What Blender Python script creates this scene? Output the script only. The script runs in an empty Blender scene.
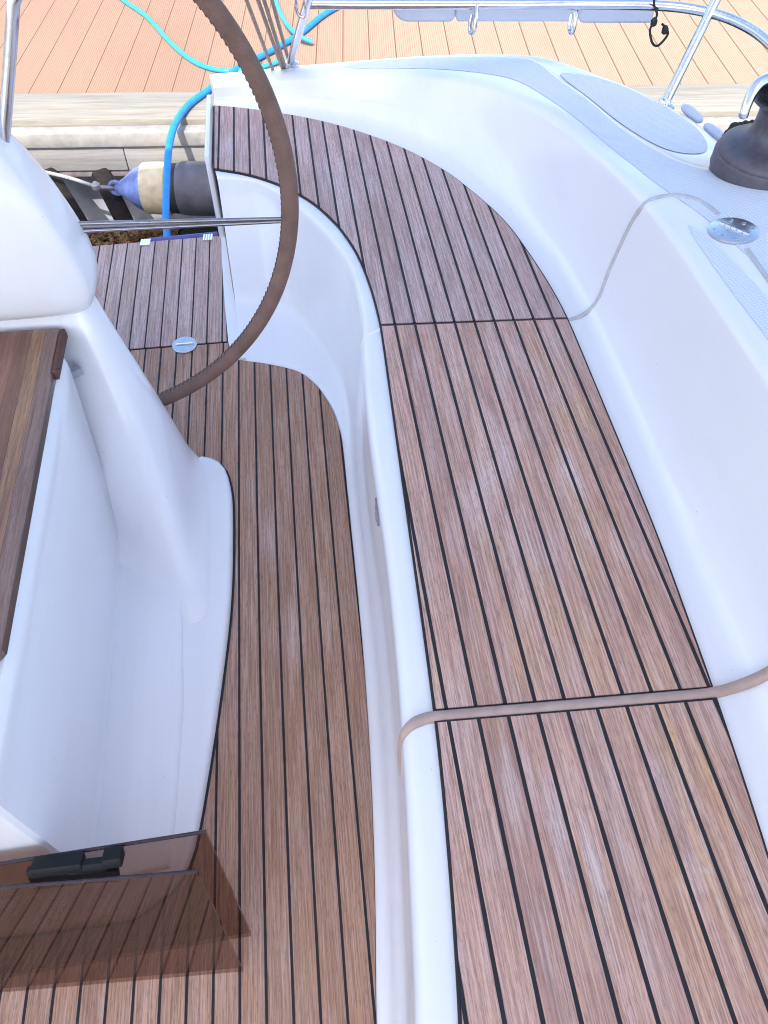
import bpy, bmesh, math, random
import numpy as np
from mathutils import Vector, Matrix
from mathutils.bvhtree import BVHTree
random.seed(4)
R = math.radians
sc = bpy.context.scene
col = sc.collection

# ------------------------------------------------------------------ camera
F_PX, PITCH, YAW = 768.0, R(52.5), R(7.05)
CAM = np.array([0.0, 0.0, 1.72])
FW = np.array([math.sin(YAW)*math.cos(PITCH), math.cos(YAW)*math.cos(PITCH), -math.sin(PITCH)])
RT = np.array([math.cos(YAW), -math.sin(YAW), 0.0])
UP = np.cross(RT, FW)
cd = bpy.data.cameras.new('camera'); co = bpy.data.objects.new('camera', cd); col.objects.link(co)
cd.sensor_fit = 'VERTICAL'; cd.sensor_height = 36.0; cd.lens = 36.0*F_PX/1024.0
cd.clip_start = 0.02; cd.clip_end = 500
m = Matrix(((RT[0], UP[0], -FW[0], CAM[0]), (RT[1], UP[1], -FW[1], CAM[1]), (RT[2], UP[2], -FW[2], CAM[2]), (0, 0, 0, 1)))
co.matrix_world = m
sc.camera = co

def ray(px, py):
    return FW + RT*(px-384)/F_PX - UP*(py-512)/F_PX
def at(px, py, a, b=0.0):
    """surveyed point on the real plane z = a + b*y"""
    d = ray(px, py); t = (a + b*CAM[1] - CAM[2])/(d[2]-b*d[1]); return CAM + d*t
def at_y(px, py, y):
    d = ray(px, py); return CAM + d*(y/d[1])
SEAT = (.47, -.024); SOLE = (0.0, .028)
seat_z = lambda y: SEAT[0]+SEAT[1]*y
sole_z = lambda y: SOLE[0]+SOLE[1]*y

# ------------------------------------------------------------------ curves
def spline(P, n):
    P = np.array(P, float)
    if len(P) == 2:
        return np.array([P[0]+(P[1]-P[0])*t for t in np.linspace(0, 1, n)])
    Q = np.vstack([2*P[0]-P[1], P, 2*P[-1]-P[-2]])
    out = []
    for i in range(1, len(Q)-2):
        p0, p1, p2, p3 = Q[i-1:i+3]
        for t in np.linspace(0, 1, 24, endpoint=False):
            out.append(.5*((2*p1)+(-p0+p2)*t+(2*p0-5*p1+4*p2-p3)*t*t+(-p0+3*p1-3*p2+p3)*t**3))
    out.append(P[-1]); out = np.array(out)
    d = np.r_[0, np.cumsum(np.linalg.norm(np.diff(out, axis=0), axis=1))]
    s = np.linspace(0, d[-1], n)
    return np.stack([np.interp(s, d, out[:, k]) for k in range(out.shape[1])], 1)
def smooth_rail(P, k=3):
    P = np.array(P, float)
    for _ in range(k):
        P[1:-1] = (P[:-2]+2*P[1:-1]+P[2:])/4
    return P
def chaikin(P, k=2, closed=False):
    P = np.array(P, float)
    for _ in range(k):
        if closed:
            A = P; B = np.roll(P, -1, 0)
            P = np.stack([A*.75+B*.25, A*.25+B*.75], 1).reshape(-1, P.shape[1])
        else:
            A, B = P[:-1], P[1:]
            M = np.stack([A*.75+B*.25, A*.25+B*.75], 1).reshape(-1, P.shape[1])
            P = np.vstack([P[:1], M[1:-1], P[-1:]])
    return P

# ------------------------------------------------------------------ materials
class NT:
    def __init__(s, name):
        s.m = bpy.data.materials.new(name); s.m.use_nodes = True
        s.t = s.m.node_tree; s.t.nodes.clear()
        s.out = s.t.nodes.new('ShaderNodeOutputMaterial')
    def n(s, typ, **kw):
        x = s.t.nodes.new('ShaderNode'+typ)
        for k, v in kw.items(): setattr(x, k, v)
        return x
    def l(s, a, b): s.t.links.new(a, b)
    def val(s, sock, v):
        if hasattr(v, 'links') or isinstance(v, bpy.types.NodeSocket): s.l(v, sock)
        else: sock.default_value = v
    def math(s, op, a, b=0.0, c=0.0, clamp=False):
        x = s.n('Math', operation=op, use_clamp=clamp)
        s.val(x.inputs[0], a); s.val(x.inputs[1], b); s.val(x.inputs[2], c); return x.outputs[0]
    def mix(s, f, a, b):
        x = s.n('Mix', data_type='RGBA'); s.val(x.inputs['Factor'], f)
        for i, v in ((6, a), (7, b)):
            if isinstance(v, tuple): x.inputs[i].default_value = (*v[:3], 1)
            else: s.l(v, x.inputs[i])
        return x.outputs[2]
    def coord(s, scale=(1, 1, 1), kind='Object', rot=(0, 0, 0)):
        c = s.n('TexCoord'); mp = s.n('Mapping'); mp.inputs['Scale'].default_value = scale
        mp.inputs['Rotation'].default_value = rot
        s.l(c.outputs[kind], mp.inputs[0]); return mp.outputs[0]
    def noise(s, vec, scale, detail=4, rough=.55):
        x = s.n('TexNoise'); s.l(vec, x.inputs['Vector']); x.inputs['Scale'].default_value = scale
        x.inputs['Detail'].default_value = detail; x.inputs['Roughness'].default_value = rough; return x.outputs['Fac']
    def ramp(s, f, lo, hi):
        x = s.n('MapRange'); s.val(x.inputs[0], f); x.inputs[1].default_value = lo; x.inputs[2].default_value = hi; return x.outputs[0]
    def bsdf(s, color, rough=.5, metal=0., bump=None, bstr=.2, bdist=.002, spec=.5, coat=0.):
        b = s.n('BsdfPrincipled')
        if isinstance(color, tuple): b.inputs['Base Color'].default_value = (*color, 1)
        else: s.l(color, b.inputs['Base Color'])
        s.val(b.inputs['Roughness'], rough); b.inputs['Metallic'].default_value = metal
        b.inputs['Specular IOR Level'].default_value = spec; b.inputs['Coat Weight'].default_value = coat
        if bump is not None:
            u = s.n('Bump'); u.inputs['Strength'].default_value = bstr; u.inputs['Distance'].default_value = bdist
            s.l(bump, u.inputs['Height']); s.l(u.outputs[0], b.inputs['Normal'])
        s.l(b.outputs[0], s.out.inputs[0]); return b

def mat_plain(name, c, rough=.5, metal=0., nscale=30, var=.12, bstr=.08, spec=.5, coat=0.):
    t = NT(name); v = t.coord(); f = t.noise(v, nscale, 5)
    d = tuple(x*(1-var) for x in c); e = tuple(min(1, x*(1+var)) for x in c)
    t.bsdf(t.mix(t.ramp(f, .3, .7), d, e), t.math('ADD', t.math('MULTIPLY', f, .16), rough-.08), metal, f, bstr, .001, spec, coat)
    return t.m

def mat_teak(name, off, pitch, shear, base, grey, tan, caulk=.0068, wear=1.0, wearscale=3.2, goldk=1.0, gold_spots=(), pale_spots=()):
    t = NT(name); c = t.n('TexCoord'); s = t.n('SeparateXYZ'); t.l(c.outputs['Object'], s.inputs[0])
    x = t.math('ADD', s.outputs[0], t.math('MULTIPLY', s.outputs[1], shear))
    u = t.math('DIVIDE', t.math('SUBTRACT', x, off), pitch)
    fr = t.math('FRACT', u); idx = t.math('FLOOR', u)
    dist = t.math('ABSOLUTE', t.math('SUBTRACT', fr, .5))
    wob = t.noise(t.coord((6, 9, 1)), 3, 2)
    lim = t.math('ADD', .5-caulk/pitch/2-.012, t.math('MULTIPLY', wob, .024))
    seam = t.ramp(t.math('SUBTRACT', dist, lim), -.006, .006)
    wn = t.n('TexWhiteNoise', noise_dimensions='1D'); t.l(idx, wn.inputs['W'])
    cx = t.n('CombineXYZ'); t.l(t.math('ADD', x, t.math('MULTIPLY', wn.outputs[0], 7.0)), cx.inputs[0])
    t.l(t.math('ADD', s.outputs[1], t.math('MULTIPLY', wn.outputs[0], 13.0)), cx.inputs[1]); t.l(s.outputs[2], cx.inputs[2])
    g = t.n('Mapping'); g.inputs['Scale'].default_value = (260, 5, 5); t.l(cx.outputs[0], g.inputs[0])
    grain = t.noise(g.outputs[0], 1.0, 6, .7)
    g2 = t.n('Mapping'); g2.inputs['Scale'].default_value = (55, 2.2, 2); t.l(cx.outputs[0], g2.inputs[0])
    streak = t.noise(g2.outputs[0], 1.0, 4, .6)
    pore = t.n('Mapping'); pore.inputs['Scale'].default_value = (520, 45, 40); t.l(cx.outputs[0], pore.inputs[0])
    pores = t.noise(pore.outputs[0], 1.0, 2, .6)
    g3 = t.n('Mapping'); g3.inputs['Scale'].default_value = (16, 3.2, 3); t.l(cx.outputs[0], g3.inputs[0])
    blot = t.noise(g3.outputs[0], 1.0, 6, .68)
    blot2 = t.noise(t.coord((1.6, .8, 1)), wearscale, 5, .62)
    colr = t.mix(t.ramp(wn.outputs[0], 0, 1), (base[0]*.80, base[1]*.75, base[2]*.75), (base[0]*1.12, base[1]*1.13, base[2]*1.12))
    colr = t.mix(t.math('MULTIPLY', t.ramp(streak, .40, .66), .6), colr, tan)
    gold = t.noise(t.coord((2.4, .8, 1)), 2.6, 4, .6)
    colr = t.mix(t.math('MULTIPLY', t.math('MULTIPLY', t.ramp(gold, .54, .68), t.ramp(wn.outputs[1] if False else streak, .3, .6)), 1.0*goldk), colr, (tan[0]*1.02, tan[1]*.98, tan[2]*.72))
    w = t.math('MULTIPLY', t.ramp(t.math('ADD', t.math('MULTIPLY', blot, .5), t.math('MULTIPLY', blot2, .5)), .46, .68), .75*wear)
    fleck = t.ramp(t.math('ADD', t.math('MULTIPLY', pores, .6), t.math('MULTIPLY', grain, .4)), .36, .56)
    w = t.math('MULTIPLY', w, t.math('ADD', .45, t.math('MULTIPLY', fleck, .55)))
    colr = t.mix(w, colr, grey)
    patch = t.math('MULTIPLY', t.ramp(t.noise(t.coord((3.2, 1.5, 1)), 2.1, 6, .72), .60, .70), t.ramp(pores, .40, .60))
    colr = t.mix(t.math('MULTIPLY', patch, .75), colr, tuple(min(.85, v*1.2) for v in grey))
    def spots(L, c, colr, ks=1.0):
        for (x0, y0, rx, ry, k) in L:
            dx = t.math('DIVIDE', t.math('SUBTRACT', s.outputs[0], x0), rx); dy = t.math('DIVIDE', t.math('SUBTRACT', s.outputs[1], y0), ry)
            r2 = t.math('ADD', t.math('MULTIPLY', dx, dx), t.math('MULTIPLY', dy, dy))
            f = t.math('SUBTRACT', t.math('ADD', 1.25, t.math('MULTIPLY', blot, .0)), t.math('ADD', t.math('MULTIPLY', r2, .8), t.math('MULTIPLY', t.ramp(blot, .3, .7), .9)))
            f = t.math('MULTIPLY', t.math('MULTIPLY', t.ramp(f, 0, .9), k*ks), t.math('ADD', .45, t.math('MULTIPLY', fleck, .55)))
            colr = t.mix(f, colr, c)
        return colr
    colr = spots(gold_spots, (tan[0]*1.02, tan[1]*.95, tan[2]*.62), colr)
    colr = spots(pale_spots, tuple(min(.85, v*1.12) for v in grey), colr, .85)
    dk = t.math('MULTIPLY', t.ramp(grain, .44, .64), .72)
    colr = t.mix(dk, colr, tuple(v*.55 for v in base))
    colr = t.mix(t.math('MULTIPLY', t.ramp(pores, .52, .66), .6), colr, tuple(v*.42 for v in base))
    g5 = t.n('Mapping'); g5.inputs['Scale'].default_value = (360, 7, 6); t.l(cx.outputs[0], g5.inputs[0])
    lines = t.noise(g5.outputs[0], 1.0, 2, .5)
    colr = t.mix(t.math('MULTIPLY', t.ramp(lines, .53, .60), .42), colr, tuple(v*.40 for v in base))
    colr = t.mix(t.math('MULTIPLY', t.ramp(lines, .44, .36), .20), colr, tuple(min(.85, v*1.25) for v in grey))
    dirt = t.noise(t.coord((1, 1, 1)), 90, 3, .7)
    colr = t.mix(t.math('MULTIPLY', t.ramp(dirt, .62, .8), .3), colr, tuple(v*.5 for v in base))
    colr = t.mix(seam, colr, (.018, .014, .018))
    h = t.math('SUBTRACT', t.math('MULTIPLY', grain, .35), seam)
    t.bsdf(colr, t.math('ADD', .5, t.math('MULTIPLY', grain, .25)), 0, h, .45, .0012, .35)
    return t.m

def mat_gel(name, c, dirt=.25):
    t = NT(name); v = t.coord((1, 1, 1))
    a = t.noise(v, 2.2, 4, .6)
    colr = t.mix(t.ramp(a, .35, .7), c, tuple(x*.97 for x in c))
    b = t.noise(t.coord((22, .9, 7)), 1.0, 6, .65)
    colr = t.mix(t.math('MULTIPLY', t.ramp(b, .45, .95), dirt*.7), colr, (c[0]*.80, c[1]*.76, c[2]*.73))
    sp = t.noise(t.coord(), 170, 1, .5)
    colr = t.mix(t.math('MULTIPLY', t.ramp(sp, .79, .84), dirt*2), colr, (c[0]*.4, c[1]*.36, c[2]*.33))
    w = t.noise(t.coord(), 3.5, 2, .5); w2 = t.noise(t.coord(), 240, 2, .5)
    h = t.math('ADD', w, t.math('MULTIPLY', w2, .012))
    t.bsdf(colr, t.math('ADD', .10, t.math('MULTIPLY', b, .16)), 0, h, .10, .012, .5, .2)
    return t.m

def mat_nonskid(name, c):
    t = NT(name); v = t.coord((1, 1, 1), rot=(0, 0, R(38)))
    s = t.n('SeparateXYZ'); t.l(v, s.inputs[0]); k = 2*math.pi/.0115
    d = t.math('MULTIPLY', t.math('SINE', t.math('MULTIPLY', s.outputs[0], k)), t.math('SINE', t.math('MULTIPLY', s.outputs[1], k)))
    f = t.ramp(d, -.2, .5); a = t.noise(v, 3, 4)
    colr = t.mix(f, tuple(x*.84 for x in c), c); colr = t.mix(t.math('MULTIPLY', t.ramp(a, .4, .75), .2), colr, tuple(x*.85 for x in c))
    t.bsdf(colr, .55, 0, f, .5, .001, .35); return t.m

def mat_wood(name, base, light, dark):
    t = NT(name); c = t.n('TexCoord'); s = t.n('SeparateXYZ'); t.l(c.outputs['Object'], s.inputs[0])
    u = t.math('DIVIDE', t.math('ADD', t.math('ADD', s.outputs[0], t.math('MULTIPLY', s.outputs[1], .0125)), .553), .031); idx = t.math('FLOOR', u)
    wn = t.n('TexWhiteNoise', noise_dimensions='1D'); t.l(t.math('ADD', idx, 41.0), wn.inputs['W'])
    cx = t.n('CombineXYZ'); t.l(t.math('ADD', s.outputs[0], wn.outputs[0]), cx.inputs[0]); t.l(s.outputs[1], cx.inputs[1]); t.l(s.outputs[2], cx.inputs[2])
    g = t.n('Mapping'); g.inputs['Scale'].default_value = (170, 7, 20); t.l(cx.outputs[0], g.inputs[0])
    a = t.noise(g.outputs[0], 1, 6, .7)
    g2 = t.n('Mapping'); g2.inputs['Scale'].default_value = (500, 40, 40); t.l(cx.outputs[0], g2.inputs[0]); b = t.noise(g2.outputs[0], 1, 3)
    colr = t.mix(t.ramp(wn.outputs[0], .0, 1.), base, tuple(v*1.5 for v in base))
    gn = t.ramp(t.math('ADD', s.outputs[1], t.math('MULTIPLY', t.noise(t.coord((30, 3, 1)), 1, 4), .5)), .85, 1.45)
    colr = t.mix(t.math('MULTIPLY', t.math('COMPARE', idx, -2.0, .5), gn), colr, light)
    colr = t.mix(t.math('COMPARE', idx, -1.0, .5), colr, (.26, .17, .135))
    colr = t.mix(t.math('MULTIPLY', t.ramp(a, .4, .7), .75), colr, dark)
    colr = t.mix(t.math('MULTIPLY', t.ramp(b, .5, .75), .5), colr, dark)
    fr = t.math('FRACT', u); seam = t.math('GREATER_THAN', fr, .965)
    colr = t.mix(t.math('MULTIPLY', seam, .7), colr, tuple(v*.5 for v in dark))
    t.bsdf(colr, .38, 0, a, .15, .001, .5, .15); return t.m

def mat_dock(name):
    t = NT(name); c = t.n('TexCoord'); s = t.n('SeparateXYZ'); t.l(c.outputs['Object'], s.inputs[0])
    u = t.math('DIVIDE', t.math('ADD', s.outputs[0], .052), .1346); fr = t.math('FRACT', u); idx = t.math('FLOOR', u)
    gap = t.ramp(t.math('ABSOLUTE', t.math('SUBTRACT', fr, .5)), .478, .488)
    gr = t.math('SINE', t.math('MULTIPLY', s.outputs[0], 2*math.pi/.0112)); groove = t.ramp(gr, .2, .85)
    wn = t.n('TexWhiteNoise', noise_dimensions='1D'); t.l(idx, wn.inputs['W'])
    nz = t.noise(t.coord((20, 2, 1)), 1.5, 5, .6); bl = t.noise(t.coord(), 1.1, 4)
    A = (.285, .178, .120); B = (.34, .25, .172)
    colr = t.mix(t.ramp(wn.outputs[0], 0, 1), tuple(v*.96 for v in A), tuple(v*1.04 for v in A))
    colr = t.mix(t.ramp(bl, .35, .7), colr, tuple(v*1.08 for v in A))
    colr = t.mix(t.ramp(s.outputs[0], -.2, 1.2), colr, B)
    colr = t.mix(t.math('MULTIPLY', t.ramp(nz, .45, .8), .25), colr, tuple(v*.75 for v in A))
    colr = t.mix(t.math('MULTIPLY', groove, .42), colr, tuple(v*.55 for v in A))
    colr = t.mix(gap, colr, (.13, .07, .045))
    h = t.math('SUBTRACT', t.math('MULTIPLY', groove, -.3), gap)
    t.bsdf(colr, .7, 0, h, .5, .003, .2); return t.m

def mat_oldwood(name, base, dark, sx=(3, 60, 60)):
    t = NT(name); a = t.noise(t.coord(sx), 1, 6, .7); b = t.noise(t.coord(), 4, 4)
    colr = t.mix(t.math('MULTIPLY', t.ramp(a, .42, .72), .8), base, dark)
    colr = t.mix(t.math('MULTIPLY', t.ramp(b, .5, .75), .3), colr, tuple(v*.8 for v in base))
    t.bsdf(colr, .8, 0, a, .5, .003, .2); return t.m

def mat_leather(name, c):
    t = NT(name); vo = t.n('TexVoronoi'); t.l(t.coord(), vo.inputs['Vector']); vo.inputs['Scale'].default_value = 420
    a = t.noise(t.coord(), 18, 4)
    colr = t.mix(t.ramp(a, .35, .7), tuple(v*.82 for v in c), tuple(v*1.15 for v in c))
    colr = t.mix(t.math('MULTIPLY', t.ramp(vo.outputs['Distance'], .35, .7), .25), colr, tuple(v*.5 for v in c))
    t.bsdf(colr, .62, 0, vo.outputs['Distance'], .35, .0012, .35); return t.m

def mat_acrylic(name):
    t = NT(name); tr = t.n('BsdfTransparent'); tr.inputs[0].default_value = (.69, .60, .55, 1)
    gl = t.n('BsdfGlossy'); gl.inputs['Roughness'].default_value = .03; gl.inputs[0].default_value = (.95, .93, .92, 1)
    df = t.n('BsdfDiffuse'); df.inputs[0].default_value = (.12, .05, .045, 1)
    fr = t.n('Fresnel'); fr.inputs['IOR'].default_value = 1.75
    dust = t.noise(t.coord(), 260, 3, .7); dz = t.math('MULTIPLY', t.ramp(dust, .64, .8), .25)
    m0 = t.n('MixShader'); t.l(t.math('ADD', dz, .03), m0.inputs[0]); t.l(tr.outputs[0], m0.inputs[1]); t.l(df.outputs[0], m0.inputs[2])
    ge = t.n('NewGeometry'); m1 = t.n('MixShader'); t.l(t.math('MULTIPLY', fr.outputs[0], t.math('SUBTRACT', 1.0, ge.outputs['Backfacing'])), m1.inputs[0]); t.l(m0.outputs[0], m1.inputs[1]); t.l(gl.outputs[0], m1.inputs[2])
    t.l(m1.outputs[0], t.out.inputs[0]); return t.m

def mat_canvas(name):
    t = NT(name); a = t.noise(t.coord(), 300, 2)
    d = t.n('BsdfDiffuse'); d.inputs[0].default_value = (.78, .79, .82, 1); tl = t.n('BsdfTranslucent'); tl.inputs[0].default_value = (.8, .82, .88, 1)
    b = t.n('Bump'); b.inputs['Strength'].default_value = .2; t.l(a, b.inputs['Height']); t.l(b.outputs[0], d.inputs['Normal'])
    mx = t.n('MixShader'); mx.inputs[0].default_value = .5; t.l(d.outputs[0], mx.inputs[1]); t.l(tl.outputs[0], mx.inputs[2]); t.l(mx.outputs[0], t.out.inputs[0]); return t.m

def mat_water(name):
    t = NT(name); a = t.noise(t.coord((1, 2.2, 1)), 5, 4, .6)
    b = t.noise(t.coord(), 1.4, 3)
    colr = t.mix(t.ramp(b, .4, .65), (.008, .045, .04), (.012, .03, .035))
    t.bsdf(colr, .06, 0, a, .5, .03, .5); return t.m

def mat_weed(name):
    t = NT(name); a = t.noise(t.coord(), 9, 4, .7); b = t.noise(t.coord((1, 1, 1)), 40, 2, .6)
    c = t.mix(t.ramp(a, .42, .58), (.30, .10, .06), (.40, .26, .09)); c = t.mix(t.ramp(b, .45, .6), c, (.035, .018, .014))
    t.bsdf(c, .5, 0, b, .2); return t.m

M = dict(
    seat=mat_teak('seat_teak', .0175, .0515, 0.0, (.585, .335, .258), (.67, .565, .55), (.645, .39, .245),
                  gold_spots=[(.40, .72, .03, .16, .75), (.50, .80, .035, .15, .7), (.455, .60, .025, .12, .5), (.33, .60, .03, .10, .4), (.46, .15, .03, .14, .45), (.56, .32, .03, .10, .4)],
                  pale_spots=[(.53, 1.02, .025, .09, .9), (.40, 1.12, .03, .14, .6), (.30, .95, .04, .10, .5), (.31, .30, .022, .10, .8), (.35, .24, .015, .09, .9), (.49, .34, .02, .08, .7), (.42, .35, .03, .09, .5), (.58, .20, .015, .10, .5), (.25, .36, .02, .08, .6)]),
    aft=mat_teak('stern_seat_teak', .0175, .0515, 0.0, (.56, .37, .325), (.63, .545, .56), (.58, .39, .31), wear=1.0, goldk=.2),
    sole=mat_teak('sole_teak', -.0533, .0500, -.0115, (.465, .262, .172), (.555, .44, .41), (.505, .29, .17), caulk=.0056, wear=.75, goldk=.3,
                  pale_spots=[(-.155, 1.25, .035, .13, .8), (-.105, .95, .03, .12, .7), (-.09, 1.12, .02, .10, .5), (-.20, 1.38, .02, .12, .5), (-.03, 1.0, .02, .12, .35)]),
    platform=mat_teak('platform_teak', -.0533, .0500, -.0095, (.55, .375, .325), (.63, .53, .53), (.57, .385, .30), caulk=.0048, wear=.9),
    gel=mat_gel('white_gelcoat', (.82, .805, .81), .4),
    gel2=mat_gel('pedestal_gelcoat', (.82, .805, .815), .5),
    nonskid=mat_nonskid('non_skid_gelcoat', (.755, .77, .795)),
    caulk=mat_plain('black_caulk', (.016, .013, .017), .6),
    steel=mat_plain('stainless_steel', (.72, .72, .74), .16, 1.0, 60, .06, .02),
    brushed=mat_plain('dull_steel', (.62, .64, .66), .3, 1.0, 80, .1, .05),
    spoke=mat_plain('dark_polished_steel', (.32, .31, .33), .14, 1.0, 60, .06, .02),
    winch=mat_plain('winch_black', (.10, .088, .105), .42, 0.35, 60, .2, .06),
    leather=mat_leather('brown_leather', (.205, .12, .094)),
    thread=mat_plain('brown_thread', (.10, .05, .04), .8),
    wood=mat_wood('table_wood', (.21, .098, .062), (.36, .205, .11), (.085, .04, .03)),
    acrylic=mat_acrylic('smoked_acrylic'),
    acrylic_edge=mat_plain('smoked_acrylic_edge', (.035, .022, .03), .25),
    blackplastic=mat_plain('black_plastic', (.010, .010, .011), .6, 0, 50, .2, .1, .25),
    gasket=mat_plain('tan_gasket', (.40, .285, .235), .5, 0, 40, .12),
    groove_grey=mat_plain('grey_groove', (.47, .46, .47), .5, 0, 40, .1),
    gap=mat_plain('shut_line', (.05, .035, .035), .8),
    dock=mat_dock('dock_composite_boards'),
    edge=mat_oldwood('dock_edge_timber', (.31, .285, .235), (.17, .15, .115)),
    fascia=mat_oldwood('dock_fascia_timber', (.32, .305, .29), (.19, .175, .16)),
    ledge=mat_plain('dock_ledge_cream', (.33, .31, .28), .7, 0, 20, .2),
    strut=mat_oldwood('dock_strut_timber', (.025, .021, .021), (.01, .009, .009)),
    float_=mat_plain('dock_float_grey', (.33, .34, .40), .6, 0, 8, .3),
    darkband=mat_plain('dock_dark_steel', (.22, .19, .20), .6, 0, 30, .3),
    water=mat_water('harbour_water'),
    hose=mat_plain('blue_hose', (.02, .24, .62), .4, 0, 30, .15),
    hose_light=mat_plain('light_blue_hose', (.03, .32, .62), .38, 0, 30, .12),
    rope=mat_plain('tan_rope', (.38, .29, .24), .8, 0, 120, .25, .4),
    cord=mat_plain('black_cord', (.02, .02, .02), .8, 0, 120, .25, .4),
    greyrope=mat_plain('grey_rope', (.33, .32, .34), .8, 0, 120, .25, .4),
    fgrey=mat_plain('fender_grey', (.13, .12, .14), .6, 0, 15, .25),
    fblack=mat_plain('fender_black', (.03, .03, .035), .7),
    fcream=mat_plain('fender_cream', (.62, .50, .33), .6, 0, 22, .22),
    fblue=mat_plain('fender_blue', (.16, .21, .45), .55, 0, 11, .75),
    board=mat_plain('pale_plastic', (.52, .56, .66), .3, 0, 9, .06, .03),
    bluetube=mat_plain('navy_tube', (.08, .09, .30), .5, 0, 20, .2),
    grey=mat_plain('grey_metal', (.36, .38, .43), .4, .3),
    canvas=mat_canvas('white_canvas'),
    yellow=mat_plain('yellowed_sealant', (.50, .40, .22), .6),
    weed=mat_weed('seaweed_brown'),
    weed2=mat_plain('seaweed_gold', (.50, .34, .13), .6, 0, 25, .5),
)

# ------------------------------------------------------------------ mesh helpers
def link(name, verts, faces, mat, parent=None, smooth=True, sharp=None):
    me = bpy.data.meshes.new(name); me.from_pydata([tuple(map(float, v)) for v in verts], [], [tuple(f) for f in faces]); me.update()
    bm = bmesh.new(); bm.from_mesh(me); bmesh.ops.recalc_face_normals(bm, faces=bm.faces); bm.to_mesh(me); bm.free()
    o = bpy.data.objects.new(name, me); col.objects.link(o); me.materials.append(mat)
    if smooth:
        me.polygons.foreach_set('use_smooth', [True]*len(me.polygons))
        if sharp: me.set_sharp_from_angle(angle=R(sharp))
    if parent: o.parent = parent
    return o
class MB:
    def __init__(s): s.v = []; s.f = []
    def add(s, v, f):
        k = len(s.v); s.v += [tuple(map(float, q)) for q in v]; s.f += [tuple(i+k for i in q) for q in f]
    def grid(s, G, close_u=False, close_v=False):
        G = np.array(G); a, b = G.shape[:2]; k = []
        for i in range(a-(0 if close_u else 1)):
            for j in range(b-(0 if close_v else 1)):
                i2, j2 = (i+1) % a, (j+1) % b; k.append((i*b+j, i*b+j2, i2*b+j2, i2*b+j))
        s.add(G.reshape(-1, 3), k)
    def tube(s, P, r, n=14, caps=True):
        P = np.array(P, float); N = len(P); r = np.broadcast_to(np.array(r, float), (N,))
        T = np.gradient(P, axis=0); T /= np.linalg.norm(T, axis=1)[:, None]+1e-12
        u = np.cross(T[0], [0.13, .2, 1.0]); 
        if np.linalg.norm(u) < 1e-3: u = np.cross(T[0], [1, 0, 0])
        G = []
        for i in range(N):
            u = u-T[i]*(u@T[i]); u /= np.linalg.norm(u); w = np.cross(T[i], u)
            a = np.linspace(0, 2*math.pi, n, endpoint=False)
            G.append(P[i]+r[i]*(np.cos(a)[:, None]*u+np.sin(a)[:, None]*w))
        k = len(s.v); s.grid(G, close_v=True)
        if caps:
            s.f.append(tuple(k+i for i in range(n))[::-1]); s.f.append(tuple(k+(N-1)*n+i for i in range(n)))
        return s
    def lathe(s, prof, c, n=40, ax=None):
        """prof: (radius, height) ; ax: 3x3 columns u,w,axis"""
        ax = np.eye(3) if ax is None else ax; a = np.linspace(0, 2*math.pi, n, endpoint=False); G = []
        for (r, h) in prof:
            G.append(np.array(c)+r*(np.cos(a)[:, None]*ax[:, 0]+np.sin(a)[:, None]*ax[:, 1])+h*ax[:, 2])
        k = len(s.v); s.grid(G, close_v=True)
        s.f.append(tuple(k+i for i in range(n))[::-1]); s.f.append(tuple(k+(len(prof)-1)*n+i for i in range(n))); return s
    def box(s, c, size, rot=None, bev=0.0, seg=2):
        bm = bmesh.new(); bmesh.ops.create_cube(bm, size=1)
        for v in bm.verts: v.co = Vector((v.co.x*size[0], v.co.y*size[1], v.co.z*size[2]))
        if bev: bmesh.ops.bevel(bm, geom=bm.edges[:], offset=bev, segments=seg, profile=.5, affect='EDGES')
        rm = rot.to_3x3() if rot is not None else Matrix.Identity(3)
        bm.verts.index_update()
        s.add([tuple(rm @ v.co+Vector(c)) for v in bm.verts], [[v.index for v in f.verts] for f in bm.faces]); bm.free(); return s
    def prism(s, poly, z0, z1):
        """poly: 2D ring; z0,z1: functions of y or numbers"""
        f0 = z0 if callable(z0) else (lambda y: z0); f1 = z1 if callable(z1) else (lambda y: z1); n = len(poly)
        V = [(p[0], p[1], f0(p[1])) for p in poly]+[(p[0], p[1], f1(p[1])) for p in poly]
        F = [tuple(range(n))[::-1], tuple(range(n, 2*n))]+[(i, (i+1) % n, n+(i+1) % n, n+i) for i in range(n)]
        s.add(V, F); return s
    def build(s, name, mat, parent=None, smooth=True, sharp=35): return link(name, s.v, s.f, mat, parent, smooth, sharp)
def empty(name, loc=(0, 0, 0), rz=0.0):
    o = bpy.data.objects.new(name, None); o.empty_display_size = .1; col.objects.link(o); o.location = loc; o.rotation_euler = (0, 0, rz); return o
def tag(o, label=None, cat=None, group=None, kind=None):
    if label: o['label'] = label
    if cat: o['category'] = cat
    if group: o['group'] = group
    if kind: o['kind'] = kind
    return o
def offset_poly(P, d):
    P = np.array(P, float)[:, :2]; n = len(P)
    area = .5*sum(P[i, 0]*P[(i+1) % n, 1]-P[(i+1) % n, 0]*P[i, 1] for i in range(n))
    sgn = 1 if area > 0 else -1; out = []
    for i in range(n):
        a, b, c = P[i-1], P[i], P[(i+1) % n]
        t1 = (b-a)/(np.linalg.norm(b-a)+1e-9); t2 = (c-b)/(np.linalg.norm(c-b)+1e-9)
        n1 = np.array([t1[1], -t1[0]])*sgn; n2 = np.array([t2[1], -t2[0]])*sgn
        q = n1+n2; L = np.linalg.norm(q)
        if L < .2: q = n1
        else: q = q/L/max(.5, (q/L)@n1)
        out.append(b+q*d)
    return np.array(out)

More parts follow.
